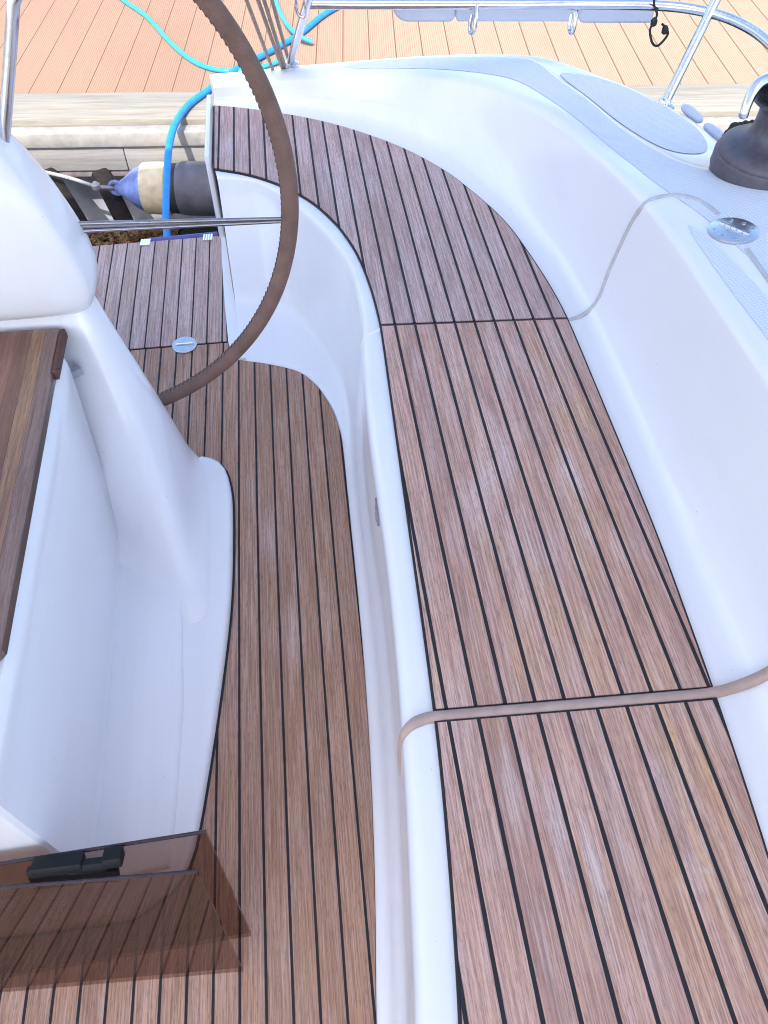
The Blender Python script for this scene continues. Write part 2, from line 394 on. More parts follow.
# ================================================================== SAILBOAT
boat = empty('sailboat')
tag(boat, 'white sailing yacht moored stern first, its teak decked cockpit and seats filling the view', 'sailboat')

# rails of the starboard side moulding: three spans (stern end - corner - seam - forward end)
def plane(L, pl): return [at(x, y, *pl) for x, y in L]
def spans(a, b, c, n=(44, 30, 70)):
    return np.vstack([spline(a, n[0])[:-1], spline(b, n[1])[:-1], spline(c, n[2])])
LP = (.455, -.024)
sole_e = [plane([(241, 362), (270, 366), (300, 374), (318, 388)], SOLE),
          plane([(318, 388), (333, 412), (342, 440)], SOLE),
          plane([(342, 440), (346, 480), (352, 540), (358, 600), (365, 680), (371, 780), (375, 900), (376, 1024)], SOLE)+[np.array((-.03, -.25, sole_z(-.25))), np.array((-.06, -.7, sole_z(-.7)))]]
lip = [plane([(218, 182), (260, 187), (300, 212), (330, 241)], LP), plane([(330, 241), (348, 268), (357, 296), (362, 326), (361, 341)], LP),
       plane([(361, 341), (364, 393), (371, 452), (377, 493), (386, 554), (397, 660), (402, 732), (406, 790), (411, 900), (416, 1024)], LP)+[np.array((.01, -.25, .458)), np.array((-.02, -.7, .468))]]
p2 = [plane([(215, 170), (250, 176), (285, 188), (315, 205), (340, 228)], SEAT), plane([(340, 228), (358, 255), (372, 290), (382, 328)], SEAT),
      plane([(382, 328), (408, 512), (436, 712), (450, 850), (462, 1024)], SEAT)+[np.array((.07, -.25, seat_z(-.25))), np.array((.02, -.7, seat_z(-.7)))]]
p3 = [plane([(215, 108), (240, 110), (290, 117), (340, 128), (400, 149), (450, 176)], SEAT), plane([(450, 176), (500, 219), (530, 259), (550, 290), (566, 320)], SEAT),
      plane([(566, 320), (645, 512), (680, 606), (710, 690), (736, 768), (768, 868)], SEAT)+[np.array((.575, -.1, seat_z(-.1))), np.array((.53, -.7, seat_z(-.7)))]]
R4S = (.48, -.024)
r4 = [plane([(214, 101), (240, 102), (290, 105), (340, 113), (390, 125), (449, 150)], R4S), plane([(449, 150), (499, 191), (530, 226), (560, 262), (587, 306)], R4S),
      plane([(587, 306), (639, 420), (690, 540), (735, 640)], R4S)+[np.array((.70, .2, seat_z(.2)+.012)), np.array((.66, -.2, seat_z(-.2)+.012)), np.array((.61, -.7, seat_z(-.7)+.012))]]
ridge = [[at(*q) for q in [(213, 87, .455), (260, 83, .465), (320, 78, .495), (384, 75, .54), (434, 77, .585), (484, 86, .62), (510, 95, .64)]],
         [at(*q) for q in [(510, 95, .64), (549, 116, .67), (609, 165, .72), (644, 200, .745)]],
         [at(*q) for q in [(644, 200, .745), (680, 245, .76), (720, 305, .775), (768, 375, .79)]]+[np.array((.79, .5, .80)), np.array((.77, 0, .81)), np.array((.74, -.7, .82))]]
L2 = [[at(*q) for q in [(210, 76, .455), (260, 71, .465), (300, 67, .49), (384, 60, .545), (430, 57, .57), (500, 55, .59), (538, 57, .61)]],
      [at(*q) for q in [(538, 57, .61), (556, 75, .63), (590, 98, .655), (620, 125, .68), (660, 150, .705), (692, 166, .73)]],
      [at(692, 166, .73), np.array((1.10, 1.62, .755)), np.array((1.22, 1.38, .775)), np.array((1.28, 1.05, .79)), np.array((1.30, .5, .80)), np.array((1.29, 0, .81)), np.array((1.26, -.7, .82))]]
edge = [[at(*q) for q in [(209, 74, .448), (260, 69, .458), (300, 65, .482), (384, 58, .537), (430, 55, .562), (500, 53, .582), (546, 56, .60)]],
        [at(*q) for q in [(546, 56, .60), (580, 66, .61), (620, 80, .63), (640, 88, .64), (674, 105, .65), (699, 119, .66), (724, 144, .675)]],
        [at(724, 144, .675), np.array((1.27, 1.72, .695)), np.array((1.36, 1.40, .715)), np.array((1.43, 1.0, .73)), np.array((1.5, .5, .745)), np.array((1.54, 0, .76)), np.array((1.56, -.7, .78))]]
RA = [smooth_rail(spans(*r), 6) for r in (sole_e, lip, p2, p3, r4, ridge, L2, edge)]
A, LIP, P2, P3, R4, RG, LL, EG = RA
N = len(A)
def moulding_grid():
    G = []
    for i in range(N):
        a, l, q2, q3, f, g, t, e = (r[i] for r in RA)
        zs = np.array((0, 0, 1.0))
        h = lambda p, z: np.array((p[0], p[1], z))
        z0 = a[2]; zl = seat_z(l[1])
        mixxy = lambda p, q, s, z: h(p+(q-p)*s, z)
        prof = [h(a, z0-.06), h(a, z0-.012), h(a, z0+.002), mixxy(a, l, .06, z0+.012), mixxy(a, l, .42, z0+.030), mixxy(a, l, .56, z0+.05), mixxy(a, l, .66, z0+.11),
                mixxy(a, l, .82, z0+(zl-z0)*.62), mixxy(a, l, .97, zl-.05), mixxy(a, l, 1.0, zl-.02), mixxy(l, q2, .18, zl-.003), mixxy(l, q2, .5, zl), h(q2, seat_z(q2[1])),
                h(q2+(q3-q2)*.04, seat_z((q2+(q3-q2)*.04)[1])), h(q2+(q3-q2)*.96, seat_z((q2+(q3-q2)*.96)[1])), h(q3, seat_z(q3[1]))]
        bz = seat_z(f[1])
        prof += [mixxy(q3, f, .55, bz+.001), h(f, bz+.008), mixxy(f, g, .32, bz+.06+.0*bz), mixxy(f, g, .55, bz+(g[2]-bz)*.42),
                 mixxy(f, g, .93, bz+(g[2]-bz)*.93), h(g, g[2]-.002), mixxy(g, t, .12, g[2]+.003), mixxy(g, t, .5, (g[2]+t[2])/2+.006),
                 mixxy(g, t, .9, t[2]+.003), h(t, t[2]-.002), mixxy(t, e, .12, t[2]-.014), mixxy(t, e, .5, (t[2]+e[2])/2-.008), mixxy(t, e, .9, e[2]+.002), h(e, e[2]-.01)]
        # f->g low faces at the stern: keep heights ordered
        if g[2]-bz < .14:
            k = (g[2]-bz); prof[18] = mixxy(f, g, .32, bz+.35*k); 
        c = np.array((-.3, .5, 0)); out = (e-c); out[2] = 0; out /= np.linalg.norm(out)
        prof += [h(e+out*.012, e[2]-.04), h(e+out*.02, e[2]-.3), h(e-out*.05, -.9)]
        G.append(chaikin(prof, 2))
    return np.array(G)
G = moulding_grid()
mb = MB(); mb.grid(G)
end = [tuple(p) for p in G[0]]
mb.v += end+[(-.25, 2.93, -.9), ]  # stern end cap of the seat pod
k0 = len(mb.v)-len(end)-1
mb.f.append(tuple(range(k0, k0+len(end))))
mould = mb.build('cockpit_moulding', M['gel'], boat, sharp=None)
bvh = BVHTree.FromPolygons([tuple(v) for v in G.reshape(-1, 3)], [(i*G.shape[1]+j, i*G.shape[1]+j+1, (i+1)*G.shape[1]+j+1, (i+1)*G.shape[1]+j) for i in range(N-1) for j in range(G.shape[1]-1)])
def on(px, py, off=0.0):
    """the point of the moulding's real surface that was surveyed at this photo position"""
    d = Vector(ray(px, py)).normalized(); h = bvh.ray_cast(Vector(CAM), d)
    if h[0] is None: h = bvh.find_nearest(Vector(at(px, py, .6)))
    nrm = h[1] if h[1].dot(d) < 0 else -h[1]
    return np.array(h[0]+nrm*off)
def drop(x, y, off=0.0, z=2.0):
    h = bvh.ray_cast(Vector((x, y, z)), Vector((0, 0, -1)))
    if h[0] is None: h = bvh.find_nearest(Vector((x, y, .65)))
    return np.array(h[0])+np.array((0, 0, off))

# port side of the boat: the same moulding mirrored about the centreline
CX = -.95
Gm = G.copy(); Gm[..., 0] = 2*CX-Gm[..., 0]
pm = MB(); pm.grid(Gm[:, ::2])
pm.build('cockpit_moulding', M['gel'], boat, sharp=None)

# teak laid on the seats
def teak_panel(name, ring, zf, mat, label=None, gap=.005, lift=.009):
    pc = MB().prism(offset_poly(ring, gap), lambda y: zf(y)-.004, lambda y: zf(y)+lift-.003).build('caulk_border', M['caulk'], None, False)
    o = MB().prism(np.array(ring)[:, :2], lambda y: zf(y)-.002, lambda y: zf(y)+lift).build(name, mat, boat, False)
    pc.parent = o
    if label: o['label'] = label
    return o
i2 = 44+30-2                       # station of the seam between stern seat and long seat
yg = .50                           # second seam
def cut(rail, lo, hi):
    out = [p for p in rail if lo <= p[1] <= hi]; return out
def at_yr(rail, y):
    rr = rail[np.argsort(rail[:, 1])]; return np.array((np.interp(y, rr[:, 1], rr[:, 0]), y))
def straight(rail): return rail[i2:]
# the seams run slightly askew across the seat
s_in, s_out = at(383, 327.5, *SEAT), at(566, 321, *SEAT)
def yl(a, b, x): return a[1]+(b[1]-a[1])*(x-a[0])/(b[0]-a[0])
inner = [p for p in P2[:i2+14] if p[1] > yl(s_in, s_out, p[0])+.006]; outer = [p for p in P3[:i2+14] if p[1] > yl(s_in, s_out, p[0])+.006]
xi, xo = at_yr(P2[i2-10:], s_in[1])[0], at_yr(P3[i2-10:], s_out[1])[0]
ringA = [(p[0], p[1]) for p in inner]+[(xi, yl(s_in, s_out, xi)+.006), (xo, yl(s_in, s_out, xo)+.006)]+[(p[0], p[1]) for p in outer[::-1]]
teak_panel('stern_seat_teak', ringA, seat_z, M['aft'], 'grey weathered teak on the curved stern seat')
n_in, n_out = at(437, 710.5, *SEAT), at(710, 688, *SEAT)
f_in, f_out = at(441, 724, *SEAT), at(713, 702, *SEAT)
f_in[0] = at_yr(P2[i2:], f_in[1])[0]; f_out[0] = at_yr(P3[i2:], f_out[1])[0]; n_in[0] = at_yr(P2[i2:], n_in[1])[0]; n_out[0] = at_yr(P3[i2:], n_out[1])[0]
mi = [p for p in P2[i2-6:] if yl(n_in, n_out, p[0])+.001 < p[1] < yl(s_in, s_out, p[0])-.004]; mo = [p for p in P3[i2-6:] if yl(n_in, n_out, p[0])+.001 < p[1] < yl(s_in, s_out, p[0])-.004]
ringB = [(xi, yl(s_in, s_out, xi)-.004)]+[(p[0], p[1]) for p in mi]+[(n_in[0], n_in[1]), (n_out[0], n_out[1])]+[(p[0], p[1]) for p in mo[::-1]]+[(xo, yl(s_in, s_out, xo)-.004)]
teak_panel('seat_locker_lid_teak', ringB, seat_z, M['seat'], 'reddish teak on the long seat locker lid')
fi = [p for p in P2[i2:] if p[1] < yl(f_in, f_out, p[0])-.001]; fo = [p for p in P3[i2:] if p[1] < yl(f_in, f_out, p[0])-.001]
ringC = [(f_in[0], f_in[1])]+[(p[0], p[1]) for p in fi]+[(p[0], p[1]) for p in fo[::-1]]+[(f_out[0], f_out[1])]
teak_panel('forward_seat_teak', ringC, seat_z, M['seat'])

# sole and folding swim platform
h_l, h_r = at(138, 350.5, *SOLE), at(226, 343.5, *SOLE)
sl = (h_r[1]-h_l[1])/(h_r[0]-h_l[0])
hy = lambda x: h_r[1]+sl*(x-h_r[0])
ring = [(-1.62, hy(-1.62)-.004), (at(231, 343, *SOLE)[0], hy(-.27)-.004)]
ring += [tuple(at(233, 361, *SOLE)[:2])]
ring += [(p[0], p[1]) for p in A[2::1]]
ring += [(-1.84, -.7), (-1.84, 1.5)]
teak_panel('cockpit_sole', ring, sole_z, M['sole'], None, .004, .006)
MB().prism([(-1.95, 2.70-.12), (-1.95, -.72), (.1, -.72), (.1, 1.7), (-.2, 1.98), (-.2, 2.58), (-.3, 2.58)], lambda y: sole_z(y)-.07, lambda y: sole_z(y)-.003).build('sole_moulding', M['gel'], boat, False)
aft_l, aft_r = at(90, 248, *SOLE), at(223, 237.5, *SOLE)
sa = (aft_r[1]-aft_l[1])/(aft_r[0]-aft_l[0])
ringP = [(-1.62, hy(-1.62)+.004), (at(227, 343, *SOLE)[0], hy(-.27)+.004), (aft_r[0], aft_r[1]), (-1.62, aft_r[1]+sa*(-1.62-aft_r[0]))]
plat = teak_panel('swim_platform', ringP, sole_z, M['platform'], 'pale teak folding swim platform', .003, .007)

# hinge plate bridging platform and sole
def hinge(c, r, zrot, nrm=(0, 0, 1), parent=None):
    z = np.array(nrm, float); z /= np.linalg.norm(z); x = np.array((math.cos(zrot), math.sin(zrot), 0)); x -= z*(x@z); x /= np.linalg.norm(x); y = np.cross(z, x)
    ax = np.stack([x, y, z], 1)
    o = MB().lathe([(r, -.002), (r, .0022), (r*.965, .0034), (0.001, .0034)], c, 40, ax).build('hinge', M['brushed'], parent)
    b = MB()
    for k in range(5):
        p0 = np.array(c)+x*(-.72+.3*k)*r*.95+z*.0045; b.tube([p0, p0+x*r*.26], .0042, 10)
    b.build('hinge_knuckle', M['steel'], o)
    for sx, sy in ((-.5, .55), (0, .7), (.5, .55), (-.5, -.55), (0, -.7), (.5, -.55)):
        MB().lathe([(r*.085, .0034), (r*.085, .0042), (r*.05, .0038)], np.array(c)+x*sx*r+y*sy*r, 10, ax).build('screw', M['brushed'], o)
    return o
hp = at(184.5, 344.8, .066, 0); hinge((hp[0], hp[1], sole_z(hp[1])+.008), .040, math.atan(sl), parent=boat)

# kerb at the side of the walk-through and the stern end plate
kp = [at(x, y, *SOLE)[:2] for x, y in ((219, 226), (226, 242), (233, 290), (241, 333), (246, 361), (234, 361.5), (229, 345), (227.5, 330), (224, 290), (222, 246))]
MB().prism(kp, lambda y: sole_z(y)-.02, lambda y: sole_z(y)+.014).build('walk_through_kerb', M['gel'], boat, False)
yl_ = [at_y(225, 243, 2.36), at_y(240, 329, 2.0)]
seal = MB().tube([on(222, 232, .002), on(226, 246, .002), on(233, 286, .002), on(240, 330, .002)] if False else [at(222.5, 226, .085), at(226.5, 246, .08), at(233.5, 290, .07), at(240.5, 330, .066)], .0035, 8).build('yellowed_seal', M['yellow'], boat)
ep = at(211.5, 145, .36)
MB().box((-.272, 2.70, .30), (.018, .44, .30), None, .008).build('transom_end_plate', M['gel'], boat)

# shut lines and gaskets in the mouldings
def on_path(L, n=60, off=0.0): return smooth_rail(spline([on(x, y, off) for x, y in L], n), 2)
MB().tube(on_path([(400.5, 775), (401, 752), (404, 736), (411, 725.5), (424, 719.5), (440, 717), (573, 706), (680, 697), (712, 693.5), (735, 687.5), (768, 673.5), (800, 650), (832, 608), (862, 560), (888, 512), (908, 470)], 150, .001), np.r_[np.linspace(.002, .0105, 16), np.full(134, .0105)], 14).build('locker_gasket', M['gasket'], boat)
MB().tube(on_path([(382, 328.5), (480, 325), (566, 321)], 30, .003), .0066, 8).build('seat_shut_line', M['gap'], boat)
MB().tube(on_path([(566, 320.5), (577, 318), (590, 309.5), (600, 296), (609, 272), (620, 247), (632, 222), (642, 207), (652, 199.5), (668, 196), (684, 196.5), (699, 201), (712, 209.5), (718, 215)], 100, -.001), .0062, 12).build('coaming_groove', M['groove_grey'], boat)  # lid groove drawn as a sunken tube, its shading put into the grey
MB().tube(on_path([(747, 250), (757, 264), (770, 282), (800, 325)], 40, -.001), .0062, 12).build('coaming_groove', M['groove_grey'], boat)
MB().tube(on_path([(361, 353), (361.5, 345), (364.5, 338), (371, 333), (382, 329.5)], 30, -.001), np.linspace(.001, .006, 30), 10).build('lip_gasket', M['gel'], boat)
lk = on(378.5, 515, .002)
MB().tube(on_path([(376.5, 498), (377.5, 508), (379, 518), (379.5, 526)], 12, .002), [.002]*3+[.004]*3+[.006]*4+[.003]*2, 10).build('locker_latch', M['darkband'], boat)

# non-skid panels
def strip(i0, i1, s0, s1, ra, rb, name, label=None, n=10):
    Gs = []
    for i in range(i0, i1):
        row = []
        e = min(1.0, min(i-i0, i1-1-i)/8.0); w = (1-(1-e)**2)**.5
        mid = (s0+s1)/2; half = (s1-s0)/2*max(w, .02)
        for s in np.linspace(mid-half, mid+half, n):
            p = ra[i]+(rb[i]-ra[i])*s; row.append(drop(p[0], p[1], .0009))
        Gs.append(row)
    b = MB(); b.grid(Gs); o = b.build(name, M['nonskid'], boat, sharp=None)
    if label: o['label'] = label
strip(18, N-1, .30, .93, RG, LL, 'non_skid_panel', 'grey dotted non-skid strip along the coaming top')
strip(77, N-1, .09, .215, RG, LL, 'non_skid_panel')
ov = [at(x, y, z)[:2] for x, y, z in [(557, 70, .62), (575, 71, .622), (604, 78, .63), (640, 93, .645), (673, 110, .655), (699, 129, .667), (709, 147, .68), (702, 158, .685), (678, 158, .685), (655, 150, .68), (620, 126, .665), (592, 103, .65), (570, 82, .63)]]
ov = chaikin(ov, 2, True); cen = ov.mean(0); rings = []
for s in (0.001, .2, .4, .6, .8, .93, 1.0): rings.append([drop(*(cen+(q-cen)*s), .0016) for q in ov])
b = MB(); b.grid(rings, close_v=True); b.build('non_skid_panel', M['nonskid'], boat, sharp=None)['label'] = 'grey dotted oval non-skid patch on the stern corner'
hc = on(733, 232); hn = np.array(bvh.find_nearest(Vector(hc))[1]); hn *= 1 if hn[2] > 0 else -1
hinge(hc+hn*.003, .052, R(-58), hn, boat)

# ------------------------------------------------------------------ steering pedestal with cockpit table
def ringloft(rings, k=2, n=None):
    rr = [chaikin(np.array(r, float), k, True) for r in rings]
    Gq = np.array(rr)                                  # levels x ring x 3
    lv = chaikin(Gq.reshape(len(rr), -1), 2).reshape(-1, Gq.shape[1], 3)
    return lv
def flat(pts, z): return [(x, y, z(y) if callable(z) else z) for x, y in pts]
# base flange
fl = [at(x, y, *SOLE)[:2] for x, y in ((204, 462), (222, 465), (230, 483), (233.5, 512), (232, 600), (222, 690), (211, 765), (199, 835), (190, 872), (172, 893))]
fl = [(-1.6, 1.66), (-.5, 1.66), (-.41, 1.59), (-.36, 1.515)]+[tuple(p) for p in smooth_rail(spline(fl, 40), 2)]+[(-.46, .345), (-1.6, .345)]
fz = sole_z
b = MB(); Gf = []
for d, dz in ((.0, -.02), (.0, .020), (-.004, .030), (-.012, .034)):
    q = offset_poly(fl, d); Gf.append([(p[0], p[1], fz(p[1])+dz) for p in q])
b.grid(Gf, close_v=True); k = len(b.v)-len(fl); b.f.append(tuple(range(k, k+len(fl))))
flange = b.build('steering_pedestal', M['gel2'], boat, True, 50)
MB().prism(offset_poly(fl, .006), lambda y: fz(y)-.01, lambda y: fz(y)+.0075).build('caulk_border', M['caulk'], flange, False)
# low step moulded on the flange
st = [at(x, y, .085)[:2] for x, y in ((196, 585), (186, 592), (180, 606), (180, 700), (172, 800), (165, 862))]
st = [(-.60, 1.20), (-.42, 1.12)]+[tuple(p) for p in st]+[(-.60, .40)]
Gs = []
for d, dz in ((.004, .030), (.0, .041), (-.004, .045), (-.01, .0465)):
    q = offset_poly(st, d); Gs.append([(p[0], p[1], fz(p[1])+dz) for p in q])
b = MB(); b.grid(Gs, close_v=True); k = len(b.v)-len(st); b.f.append(tuple(range(k, k+len(st)))); b.build('pedestal_step', M['gel2'], flange, True, 50)
# column
lev = [
 [(-1.35, 1.12, .060), (-.60, 1.15, .060), (-.42, 1.02, .060), (-.318, .95, .060), (-.300, 1.16, .060), (-.306, 1.46, .062), (-.40, 1.60, .06), (-1.35, 1.64, .06)],
 [(-1.35, 1.17, .076), (-.60, 1.20, .076), (-.43, 1.07, .076), (-.330, 1.00, .076), (-.316, 1.18, .074), (-.318, 1.47, .076), (-.405, 1.605, .076), (-1.35, 1.64, .07)],
 [(-1.35, 1.22, .084), (-.60, 1.255, .084), (-.445, 1.13, .084), (-.346, 1.06, .084), (-.328, 1.21, .084), (-.328, 1.475, .085), (-.41, 1.61, .085), (-1.35, 1.64, .08)],
 [(-1.35, 1.26, .11), (-.60, 1.295, .11), (-.46, 1.185, .11), (-.368, 1.12, .11), (-.347, 1.245, .11), (-.345, 1.485, .11), (-.42, 1.62, .11), (-1.35, 1.64, .11)],
 [(-1.35, 1.29, .17), (-.60, 1.325, .17), (-.49, 1.25, .17), (-.395, 1.215, .17), (-.370, 1.30, .17), (-.362, 1.50, .17), (-.43, 1.62, .17), (-1.35, 1.64, .17)],
 [(-1.35, 1.40, .33), (-.60, 1.415, .33), (-.51, 1.40, .33), (-.445, 1.40, .33), (-.419, 1.45, .33), (-.410, 1.54, .33), (-.47, 1.63, .33), (-1.35, 1.65, .33)],
 [(-1.35, 1.535, .55), (-.60, 1.535, .55), (-.56, 1.52, .55), (-.515, 1.505, .55), (-.488, 1.53, .55), (-.475, 1.57, .55), (-.52, 1.64, .55), (-1.35, 1.66, .55)],
 [(-1.35, 1.55, .66), (-.60, 1.55, .66), (-.56, 1.545, .66), (-.53, 1.54, .66), (-.515, 1.56, .66), (-.505, 1.60, .66), (-.54, 1.64, .66), (-1.35, 1.66, .66)],
]
Gc = ringloft(lev, 2); b = MB(); b.grid(Gc, close_v=True); b.build('pedestal_column', M['gel2'], flange, sharp=None)
# helm console pod
def podring(xr, yf, z, yb=1.665, c=.034):
    return [(-1.36, yf+.01, z), (-.9, yf, z), (xr-c*2.2, yf, z), (xr-c*.5, yf+c*.25, z), (xr, yf+c*.8, z), (xr, yb-c, z), (xr-c*.7, yb, z), (-.9, yb, z), (-1.36, yb, z)]
pods = [podring(-.62, 1.575, .572, 1.65), podring(-.53, 1.535, .578), podring(-.488, 1.50, .60), podring(-.468, 1.485, .65), podring(-.470, 1.482, .72), podring(-.490, 1.487, .80), podring(-.516, 1.50, .88), podring(-.55, 1.52, .95), podring(-.595, 1.55, 1.0), podring(-.66, 1.58, 1.03), podring(-.76, 1.61, 1.042)]
Gp = ringloft(pods, 2); b = MB(); b.grid(Gp, close_v=True); k = len(b.v)-Gp.shape[1]; b.f.append(tuple(range(k, len(b.v)))); b.build('helm_console', M['gel2'], flange, sharp=None)
MB().tube(spline([at_y(2, 160, 1.6), at_y(6, 112, 1.6), at_y(10, 56, 1.6), at_y(13.5, 0, 1.6), at_y(15, -50, 1.6), (-.66, 1.6, 1.52), (-1.0, 1.58, 1.55), (-1.4, 1.58, 1.52)], 60), .0115, 16).build('grab_rail', M['steel'], flange)
# table trunk and leaf
def trunk(z, dx, y0, y1, fr=.014): return [(-1.34, y0, z), (-.545-dx-fr, y0, z), (-.545-dx, y0+fr, z), (-.553-dx, y1-fr, z), (-.553-dx-fr*.4, y1, z), (-1.34, y1, z)]
tr = [trunk(.05, -.02, .41, 1.30), trunk(.078, -.014, .413, 1.298), trunk(.088, -.0125, .415, 1.296), trunk(.12, -.012, .417, 1.30), trunk(.30, -.006, .42, 1.36), trunk(.47, 0, .425, 1.42), trunk(.515, .003, .43, 1.44), trunk(.535, .018, .44, 1.46)]
b = MB(); Gt = ringloft(tr, 1); b.grid(Gt, close_v=True); k = len(b.v)-Gt.shape[1]; b.f.append(tuple(range(k, len(b.v))))
table = b.build('cockpit_table', M['gel2'], boat, True, 40)
leafp = chaikin([(-1.34, .40), (-.558, .40), (-.572, 1.508), (-.582, 1.518), (-1.34, 1.518)], 1)
b = MB(); Gl = []
for d, z in ((-.004, .534), (0, .538), (0, .558), (-.003, .562), (-.008, .5635)):
    q = offset_poly(leafp, d); Gl.append([(p[0], p[1], z) for p in q])
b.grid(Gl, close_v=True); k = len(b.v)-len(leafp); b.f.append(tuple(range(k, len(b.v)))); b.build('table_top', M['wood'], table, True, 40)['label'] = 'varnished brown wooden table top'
b = MB().box((-.566, 1.43, .553), (.012, .15, .026), None, .004); b.tube([(-.560, 1.37, .56), (-.560, 1.485, .56)], .004, 10); b.build('leaf_hinge', M['thread'], table)
MB().prism([(-.562, 1.435), (-.54, 1.45), (-.562, 1.475)], .47, .49).build('trunk_notch', M['grey'], table, False)

# ------------------------------------------------------------------ steering wheel
WC = np.array((-.672, 1.68, .78)); WR = .66; TI = .018
e1 = np.array((1, 0, 0.)); e2 = np.array((0, math.sin(TI), math.cos(TI))); wn_ = np.cross(e1, e2)
b = MB(); Gw = []
for a in np.linspace(0, 2*math.pi, 200, endpoint=False):
    d = math.cos(a)*e1+math.sin(a)*e2; c = WC+d*WR
    Gw.append([c+.0203*(math.cos(t)*d+math.sin(t)*wn_) for t in np.linspace(0, 2*math.pi, 18, endpoint=False)])
b.grid(Gw, close_u=True, close_v=True)
wheel = b.build('steering_wheel', M['leather'], boat, sharp=None); wheel['label'] = 'large steering wheel with stitched brown leather rim'
b = MB()
for k in range(270):
    a = k/270*2*math.pi; da = .0045; pts = []
    for s, t in ((-1, math.pi-.30), (0, math.pi), (1, math.pi+.30)):
        aa = a+s*da; d = math.cos(aa)*e1+math.sin(aa)*e2; pts.append(WC+d*WR+.0208*(math.cos(t)*d+math.sin(t)*wn_))
    b.tube(pts, .0014, 5)
b.build('stitching', M['thread'], wheel)
tipa = WC+(WR-.012)*(math.cos(R(-7.6))*e1+math.sin(R(-7.6))*e2)
ina = at_y(75, 227.5, 1.62)
hub = ina+(ina-tipa)*.16
for ang in (None, 187, 270):
    if ang is None: tip = tipa
    else: a = R(ang); tip = WC+(math.cos(a)*e1+math.sin(a)*e2)*(WR-.012)
    d = tip-hub; d /= np.linalg.norm(d); q = np.cross(d, wn_); q /= np.linalg.norm(q); sp = MB()
    for sg in (-1, 1):
        sp.tube([hub+q*sg*.010, (hub+tip)/2+q*sg*.0068, tip+q*sg*.0036], [.0056, .0048, .004], 12)
    sp.tube([hub-wn_*.002, tip-wn_*.002], [.005, .003], 8)
    sp.build('spoke', M['spoke'], wheel)
MB().lathe([(.05, -.03), (.055, 0), (.05, .05), (.02, .06)], hub, 24, np.stack([e1, e2, wn_], 1)).build('hub', M['steel'], wheel)

# ------------------------------------------------------------------ winch
wc = np.array((1.128, 1.665, 0)); wc[2] = drop(1.08, 1.62)[2]-.006
HS = .97
prof = [(.118, -.03), (.120, .0), (.1225, .004), (.1235, .008), (.1225, .012), (.1225, .038), (.121, .043), (.1175, .045), (.1165, .052), (.112, .061), (.100, .069), (.082, .076), (.068, .083), (.0605, .093), (.057, .108), (.0555, .125), (.0555, .140), (.058, .152), (.066, .160), (.078, .166), (.079, .172), (.074, .176)]
prof = [(r, h*HS) for r, h in prof]
winch = MB().lathe(prof, wc, 64).build('winch', M['winch'], boat, True, 50); winch['label'] = 'black sheet winch with chrome self-tailing arm'
MB().lathe([(r, h*HS) for r, h in [(.066, .174), (.066, .180), (.079, .186), (.080, .194), (.07, .200), (.03, .203)]], wc, 48).build('winch_cap', M['blackplastic'], winch, True, 50)
b = MB(); arm = spline([wc+np.array(p)*(1, 1, HS) for p in ((-.0, .02, .214), (-.045, .012, .217), (-.085, .0, .214), (-.104, -.012, .200), (-.113, -.022, .178), (-.116, -.028, .160))], 30)
b.tube(arm, np.linspace(.018, .010, 30), 14); b.lathe([(.006, -.004), (.011, 0), (.011, .007), (.005, .011)], arm[-1]+np.array((0, 0, -.006)), 16)
b.lathe([(r, h*HS) for r, h in [(.045, .2), (.046, .208), (.04, .213), (.02, .215)]], wc, 32); b.build('self_tailing_arm', M['steel'], winch, True, 50)

# ------------------------------------------------------------------ stern rail
rl = 'stern_rail'
zr = .86
rail = MB().tube(spline([at_y(304, 4, 2.55), at_y(400, 4.5, 2.52), at_y(500, 4.5, 2.49), at_y(600, 4.5, 2.46), at_y(664, 6, 2.42), at_y(702, 11, 2.36), at_y(735, 21, 2.27), at_y(768, 42, 2.12), at_y(810, 90, 1.85), at_y(850, 160, 1.55)], 90), .0135, 14).build(rl, M['steel'], boat)
rail['label'] = 'polished stainless tube rail round the stern'
def post(p0, p1, ext, name='rail_post', r=.014):
    p0 = np.array(p0); p1 = np.array(p1); top = p1+(p1-p0)*ext
    MB().tube([p0, p0*.5+p1*.5, p1, top], r, 14).build(name, M['steel'], rail)
    MB().lathe([(.032, -.006), (.032, .004), (.02, .010), (.016, .02)], p0, 20).build('post_foot', M['steel'], rail)
pf = np.array(at(290, 64, .485)); post(pf, at_y(307, 4, 2.545), .8)
pf2 = drop(*at(671, 101, .64)[:2]); post(pf2, at_y(712, 8, 2.34), .9)
MB().tube(spline([at_y(296, 6, 2.56), at_y(298, 14, 2.56), at_y(303, 17, 2.56)]+[at_y(306, 14, 2.56)], 16), .0045, 8).build('rail_loop', M['steel'], rail)
MB().tube(spline([at_y(294, -14, 2.56), at_y(296, 2, 2.56), at_y(297, 8, 2.56)], 10), .0045, 8).build('rail_loop', M['steel'], rail)
# upper rail, above the photograph's edge, joined to the posts
def ext(p0, p1, k): return np.array(p1)+(np.array(p1)-np.array(p0))*k
u0 = ext(pf, at_y(307, 4, 2.545), .8); u1 = ext(pf2, at_y(712, 8, 2.34), .9)
MB().tube(spline([u0, u0*.5+u1*.5+np.array((0, .03, 0)), u1, u1+np.array((.12, -.35, 0)), u1+np.array((.2, -.9, 0))], 50), .0135, 14).build('upper_rail', M['steel'], rail)
# hooks under the rail
for hx in (475, 574.5):
    MB().tube(spline([at_y(hx+2, 4, 2.49), at_y(hx+1, 18, 2.475), at_y(hx-1, 30, 2.47), at_y(hx-4, 33, 2.475), at_y(hx-5, 26, 2.49), at_y(hx-3, 14, 2.50)], 24), .0065, 10).build('hook_bracket', M['steel'], rail)

